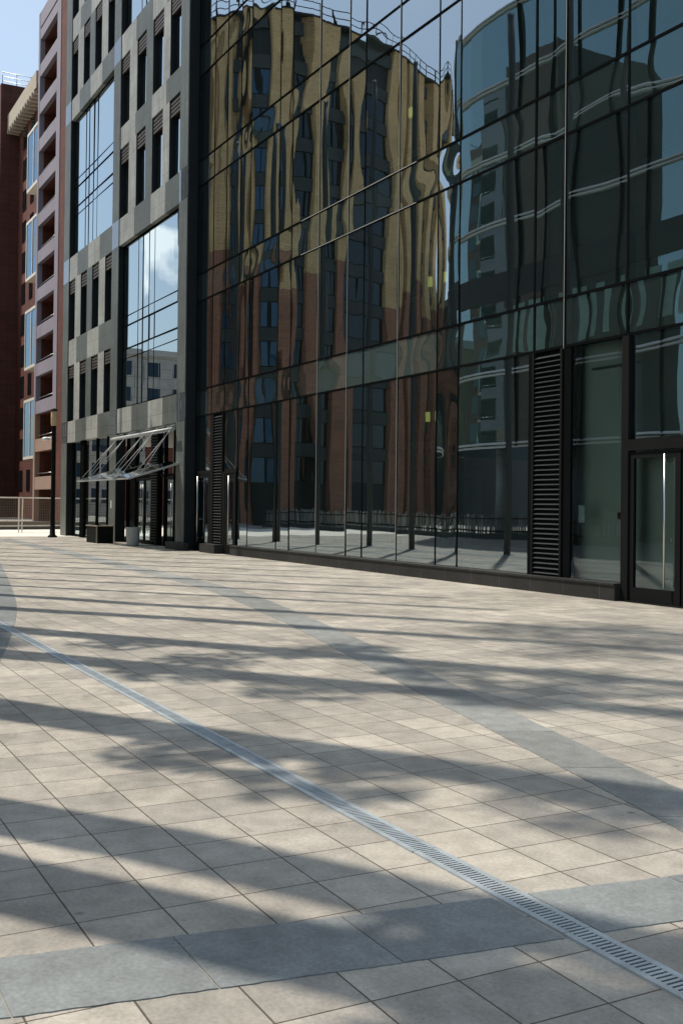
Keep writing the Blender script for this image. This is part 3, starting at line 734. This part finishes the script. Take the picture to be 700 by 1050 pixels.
while zz < 37:
    bm = nb(); box(bm, -108.9, -107.3, 21.94, 21.995, zz, zz+2.0); obj('window', bm, M['dark_glass'], wg)
    bm = nb(); box(bm, -105.4, -104.0, 21.94, 21.995, zz, zz+2.0); obj('window', bm, M['dark_glass'], wg)
    zz += 3.05
zz = 5.4
while zz < 34:
    fr = nb()
    box(fr, -101.9, -90.5, 20.9, 20.99, zz, zz+.25); box(fr, -101.9, -90.5, 20.9, 20.99, zz+5.2, zz+5.45)
    for x in (-101.9, -99.4, -96.6, -93.6): box(fr, x, x+.18, 20.9, 20.99, zz+.25, zz+5.2)
    box(fr, -101.9, -90.5, 20.99, 21.99, zz, zz+5.45)
    orl = obj('oriel', fr, M['white_paint'], wg)
    for k, x in enumerate((-101.72, -99.22, -96.42)):
        bm = nb(); box(bm, x, x+(2.32, 2.62, 2.8)[k], 20.95, 20.988, zz+.26, zz+1.8); obj('pane', bm, M['blue_glass'], orl); bm = nb(); box(bm, x, x+(2.32, 2.62, 2.8)[k], 20.95, 20.988, zz+3.7, zz+5.19); obj('pane', bm, M['blue_glass'], orl)
        bm = nb(); box(bm, x, x+(2.32, 2.62, 2.8)[k], 20.95, 20.988, zz+1.81, zz+3.69); obj('pane', bm, M['dark_glass'] if k == 1 else M['blue_glass'], orl)
    zz += 8.2

# ---------------------------------------------------------------- curved brick tower (seen in the glass)
TH = 39.6
front = [(-80.6,3.6,205),(-76.9,-.3,235)]
def mirpt(px, zz):
    d = f*1.0 + r*((px-350)/F); p = d*zz
    return (p.x, 2*DG-p.y)
cv = [(-88.41, -7.11), (-81.68, -5.92), (-78.26, -7.04), (-76.1, -8.97), (-75.95, -11.81), (-76.84, -15.26), (-77.72, -19.34), (-79.56, -23.76), (-82.81, -28.31), (-88.23, -33.02), (-93.92, -37.22)]
tw = thing('apartment_tower', 'curved tan and red brick apartment tower mirrored in the glass facade', 'building', (cv[4][0]-10, cv[4][1]-4, 0))
P = smooth(cv, 6)
back = Vector((-.89, -.46, 0))
def offp(p, d): return (p[0]+d[0], p[1]+d[1])
inner = P+[offp(P[-1], (-10,-6)), offp(P[0], (-16,-10))]
bm = nb()
bot = [bm.verts.new((x, y, 0)) for x, y in inner]; top = [bm.verts.new((x, y, TH)) for x, y in inner]
for i in range(len(inner)): bm.faces.new((bot[i], bot[(i+1)%len(inner)], top[(i+1)%len(inner)], top[i]))
bm.faces.new(top); bm.faces.new(bot[::-1]); bmesh.ops.recalc_face_normals(bm, faces=bm.faces)
obj('body', bm, M['tower_dark'], tw)
# arc length walk
LL = [0]
for a, b in zip(P, P[1:]): LL.append(LL[-1]+math.dist(a, b))
def at(s):
    s = max(0, min(LL[-1]-1e-6, s))
    for i in range(len(P)-1):
        if s <= LL[i+1]:
            k = (s-LL[i])/(LL[i+1]-LL[i]); a = Vector((*P[i],0)); b = Vector((*P[i+1],0)); d = (b-a).normalized()
            nn = Vector((d.y,-d.x,0)); 
            if nn.x < 0: nn = -nn
            return a.lerp(b, k), d, nn
def face_box(bm, s0, s1, o0, o1, z0, z1, mat=0):
    p, d, nn = at((s0+s1)/2); h = (s1-s0)/2
    vs = []
    for z in (z0, z1):
        for a, o in ((-h,o0),(h,o0),(h,o1),(-h,o1)): q = p+d*a+nn*o; vs.append(bm.verts.new((q.x,q.y,z)))
    for fc_ in ((0,3,2,1),(4,5,6,7),(0,1,5,4),(1,2,6,5),(2,3,7,6),(3,0,4,7)):
        bm.faces.new([vs[i] for i in fc_]).material_index = mat
PIERS = [(5.47,7.08),(7.80,8.77),(9.13,10.32),(11.44,11.85),(12.27,12.68),(13.82,14.87),(15.11,15.60),(16.77,18.70),(20.25,21.60),(25.68,27.04),(27.73,29.14),(30.26,31.37),(32.72,34.07),(36.90,39.51)]
for k, (s0, s1) in enumerate(PIERS):
    bm = nb(); zc = 18.2+3.0*(k*7%3)/2; face_box(bm, s0, s1, .0, .55, 0, zc, 1); face_box(bm, s0, s1, 0, .55, zc, TH-.02, 0)
    bmesh.ops.recalc_face_normals(bm, faces=bm.faces); obj('brick_pier', bm, [M['pier_tan'], M['pier_red']], tw)
    e = PIERS[k+1][0] if k+1 < len(PIERS) else s1
    if e-s1 > .7:
        bm = nb(); z = 3.2
        while z < TH-2: face_box(bm, s1, e, .02, .22, z+1.95, z+2.95); z += 3.0
        bmesh.ops.recalc_face_normals(bm, faces=bm.faces); sb = obj('balcony_band', bm, M['tower_band'], tw)
        bm = nb(); z = 3.2; h = (e-s1)/2
        while z < TH-4:
            face_box(bm, s1+.06, s1+h-.05, .02, .1, z+.05, z+1.9); face_box(bm, s1+h+.05, e-.06, .02, .1, z+.05, z+1.9); z += 3.0
        bmesh.ops.recalc_face_normals(bm, faces=bm.faces); obj('window_column', bm, M['blue_glass'] if k in (0,1,2,4) else M['dark_glass'], tw)
bm = nb(); s = .1
while s < LL[-1]-.4:
    face_box(bm, s, s+.55, -.2, .62, TH-.019, TH+.12); s += .5
bmesh.ops.recalc_face_normals(bm, faces=bm.faces); pp = obj('parapet', bm, M['tower_dark'], tw)
bm = nb(); s = .3; prev = None
while s < LL[-1]-.4:
    p, d, nn = at(s); q = p+nn*.6
    tube(bm, (q.x,q.y,TH), (q.x,q.y,TH+1.1), .035, n=5)
    if prev is not None:
        for h in (.55, 1.1): tube(bm, prev+Vector((0,0,TH+h)), q+Vector((0,0,TH+h)), .035, n=5)
    prev = q.copy(); s += 1.3
obj('roof_rail', bm, M['black'], tw)

# ---------------------------------------------------------------- banded glass block (seen in the glass)
bb_ = thing('glass_block', 'green glass block with white double slab lines mirrored at the right', 'building', (-36, -10, 0))
CY = -8.0
plan = [(-24.5, CY-16), (-24.5, CY), (-46.3, CY)]
for k in range(1, 13):
    a = k/12*PI/2; plan.append((-46.3-9*math.sin(a), CY-9+9*math.cos(a)))
plan.append((-55.3, CY-16))
def prism(bm, pl, z0, z1):
    b = [bm.verts.new((x,y,z0)) for x,y in pl]; t = [bm.verts.new((x,y,z1)) for x,y in pl]
    for i in range(len(pl)): bm.faces.new((b[i], b[(i+1)%len(pl)], t[(i+1)%len(pl)], t[i]))
    bm.faces.new(t); bm.faces.new(b[::-1]); bmesh.ops.recalc_face_normals(bm, faces=bm.faces)
def offset_plan(pl, o):
    cx, cy = -39.0, CY-8.5
    out = []
    for x, y in pl:
        d = Vector((x-cx, y-cy)).normalized(); out.append((x+(o if x > cx else -o)*(1 if abs(d.x) > .3 else 1), y+(o if y > cy else -o)))
    return out
BT = 26.6
def ledge(bm, o, z):
    lo = offset_plan(plan, o); hi = offset_plan(plan, .02)
    b = [bm.verts.new((x,y,z)) for x,y in lo]; m_ = [bm.verts.new((x,y,z+.03)) for x,y in lo]; t = [bm.verts.new((x,y,z+.11)) for x,y in hi]
    k = len(lo)
    for i in range(k):
        bm.faces.new((b[i], b[(i+1)%k], m_[(i+1)%k], m_[i])); bm.faces.new((m_[i], m_[(i+1)%k], t[(i+1)%k], t[i]))
    bm.faces.new(b[::-1]); bm.faces.new(t); bmesh.ops.recalc_face_normals(bm, faces=bm.faces)
bm = nb(); prism(bm, plan, 4.45, BT); obj('glass_skin', bm, M['green_glass'], bb_)
bm = nb(); prism(bm, [(-25.5,CY-13.5),(-25.5,CY-5),(-47,CY-6),(-47,CY-13.5)], 0, 4.44); obj('ground_floor', bm, M['soffit'], bb_)
for zl in (4.5, 8.2, 15.7, 19.3, 22.9, 26.4):
    bm = nb(); p2 = offset_plan(plan, .10)
    ledge(bm, .14, zl-.04); ledge(bm, .14, zl+.14); obj('slab_edge', bm, M['white_band'], bb_)
for zl in (12.0,): 
    bm = nb(); prism(bm, offset_plan(plan, .06), zl, zl+1.4); obj('spandrel', bm, M['soffit'], bb_)
x = -26.5
while x > -43.4:
    bm = nb(); box(bm, x-.05, x+.05, CY+.001, CY+.12, 4.5, BT); obj('mullion', bm, M['mullion'], bb_); x -= 2.4
rb_ = random.Random(9); x = -26.7
while x > -43:
    w_ = rb_.choice((.5, .9, 1.6)); bm = nb(); box(bm, x-w_, x, CY+.003, CY+.02, 9.1, 11.6); obj('window_blind', bm, M['blind'], bb_); x -= w_+rb_.choice((.35, .6, 1.1))
for x in (-26, -33, -40, -46):
    bm = nb(); tube(bm, (x, CY-1, 0), (x, CY-1, 4.44), .3, n=12); obj('column', bm, M['conc'], bb_)

# fence of upright slats across the square, kerb in front
ff = thing('slat_fence', 'low fence of pale upright slats across the square mirrored low in the glass', 'fence', (-50, -5.5, 0))
bm = nb(); x = -34.0
while x > -70:
    y = -5.6+ (-(x+50))*.0; h = 1.15+random.uniform(-.1,.1)
    box(bm, x, x+.07, -6.3, -6.26, .25, h); x -= random.choice((.13,.16,.26))
obj('slats', bm, simple('slat_grey', (.30,.30,.27), .8, island=.5), ff)
bm = nb(); box(bm, -70, -34, -6.26, -6.2, .35, .42); box(bm, -70, -34, -6.26, -6.2, .95, 1.0); obj('rail', bm, M['black'], ff)
bm = nb(); box(bm, -70, -34, -6.6, -6.0, 0, .24); obj('kerb', bm, M['soffit'], ff)

# pale blocks far across (mirrored in the big windows)
def block(name_label, x0, x1, y0, y1, h, m, cols, fl=3.1, face='x'):
    t = thing('residential_building', name_label, 'building', ((x0+x1)/2, (y0+y1)/2, 0))
    bm = nb(); box(bm, x0, x1, y0, y1, 0, h); obj('body', bm, m, t)
    bm = nb(); box(bm, x0-.2, x1+.25, y0-.2, y1+.25, h, h+.7); obj('parapet', bm, M['white_band'], t)
    z = 1.5
    while z < h-2.4:
        n = cols
        for i in range(n):
            y = y0+(y1-y0)*(i+.25)/n
            bm = nb(); box(bm, x1+.002, x1+.03, y, y+(y1-y0)/n*.5, z, z+1.7); obj('window', bm, M['blue_glass'], t)
        z += fl
block('pale cream residential block reflected in the tall window of the clad bay', -150, -128, -34, -6, 19.5, M['pale_wall'], 8)
block('grey residential block seen under the green glass block', -92, -74, -64, -35, 21, M['conc'], 8)
block('ochre brick residential block reflected beside the entrance doors', -118, -106, -2, 14, 19, M['ochre_wall'], 5)

# ---------------------------------------------------------------- added shadow casters (pines, poles) to the left of the camera
def foliage(bm, cx, cy, cz, rx, rz, n, sz, rng):
    for _ in range(n):
        while True:
            p = Vector((rng.uniform(-1,1), rng.uniform(-1,1), rng.uniform(-1,1)))
            if .25 < p.length < 1: break
        c = Vector((cx+p.x*rx, cy+p.y*rx, cz+p.z*rz))
        a = Vector((rng.uniform(-1,1), rng.uniform(-1,1), rng.uniform(-.4,.4))).normalized()*sz*rng.uniform(.6,1.3); b = a.cross(Vector((rng.uniform(-1,1), rng.uniform(-1,1), rng.uniform(-1,1)))).normalized()*sz*.5
        bm.faces.new([bm.verts.new(c+q) for q in (a, b, -a, -b)])
def make_caster_tree(name, label, x, y, h, r0, lean=(0,0), crown_from=.72, dens=1., seed=1, group=None, cr=1.5):
    rng = random.Random(seed)
    t = thing(name, label, 'tree', (x, y, 0), group)
    bm = nb(); pts = []; n = 8
    for i in range(n+1):
        k = i/n
        pts.append(Vector((x+lean[0]*k*h+rng.uniform(-.08,.08)*(i > 0), y+lean[1]*k*h+rng.uniform(-.08,.08)*(i > 0), k*h)))
    for i in range(n): tube(bm, pts[i], pts[i+1], r0*(1-.5*i/n), r0*(1-.5*(i+1)/n), n=9, caps=False)
    crowns = []
    nb_ = int(9*dens)+2
    for i in range(nb_):
        k = crown_from+(1-crown_from)*(i/nb_); p = Vector((x+lean[0]*k*h, y+lean[1]*k*h, k*h)); a = rng.uniform(0, 6.28)
        q = p+Vector((math.cos(a)*cr*rng.uniform(.5,1), math.sin(a)*cr*rng.uniform(.5,1), cr*rng.uniform(.2,.9)))
        tube(bm, p, q, r0*.25, r0*.06, n=5, caps=False); crowns.append(q)
    obj('trunk', bm, M['bark'], t)
    bm = nb()
    for q in crowns: foliage(bm, q.x, q.y, q.z, cr*.62, cr*.75, int(120*dens), .12, rng)
    obj('crown', bm, M['leaf'], t)
    return t
# added row of unseen pines left of the frame, placed to stripe the square
stripes = [ 
    (-4.5,1.05,.30,(.09,0)), (-5.4,1.28,.28,(.10,-.0)), (-8.0,1.86,.32,(.08,0)), (-10.8,2.50,.30,(.05,0)), (-12.8,2.94,.28,(.06,0)), (-15.25,3.51,.24,(.03,0)), (-17.2,3.95,.22,(.02,0))]
for k, (gx, gy_, r0, ln_) in enumerate(stripes):
    t = (gy_-.19*abs(gx)+2.3)/(.625+.148)
    make_caster_tree('caster_pine', 'added unseen pine placed to cast a shadow stripe on the square', gx-.78*t, gy_-.625*t, 24+random.uniform(-1,1), r0, ln_, (.30 if k < 5 else .7), (1.0 if k < 5 else .8), seed=20+k, group='added pines that cast the shadow stripes', cr=(.75 if k < 5 else 1.1))
far = [(-19.25,4.42),(-21.2,4.87),(-23.2,5.32),(-25.5,5.86),(-27.7,6.34),(-29.7,6.8),(-31.9,7.32),(-34.5,7.91),(-37.5,8.6),(-40.4,9.2),(-43.3,9.9)]  # added slim poles, placed so their shadows carry the stripes to the far end
mast0 = None
for k, (gx, gy_) in enumerate(far):
    t = (gy_-.19*abs(gx)+1.2)/(.625+.148)
    x, y = gx-.78*t, gy_-.625*t
    if mast0 is None:
        mast0 = thing('shadow_pole', 'added slim grey pole placed to cast a shadow stripe on the square', 'shadow_pole', (x, y, 0), 'added poles that cast the shadow stripes')
        bm = nb(); lathe(bm, [(.11,0.02),(.11,3),(.11,8),(.10,15.5),(.09,17)], 0, 0, 12); p_ = bpy.data.meshes.new('pole'); bm.to_mesh(p_); bm.free(); p_.materials.append(simple('pole_grey', (.05,.055,.052), .6, .0))
        bm = nb(); box(bm, -.14,.14,-.14,.14,0,.02); b_ = bpy.data.meshes.new('base'); bm.to_mesh(b_); bm.free(); b_.materials.append(M['conc'])
        bm = nb(); lathe(bm, [(.09,17.0),(.10,17.03),(.10,17.07),(.03,17.10),(.01,17.11)], 0, 0, 10); f_ = bpy.data.meshes.new('finial'); bm.to_mesh(f_); bm.free(); f_.materials.append(M['alu'])
        root = mast0
    else:
        root = thing('shadow_pole', 'added slim grey pole placed to cast a shadow stripe on the square', 'shadow_pole', (x, y, 0), 'added poles that cast the shadow stripes')
    for nm, me in (('pole', p_), ('base', b_), ('finial', f_)):
        o = bpy.data.objects.new(nm, me); col.objects.link(o); o.parent = root
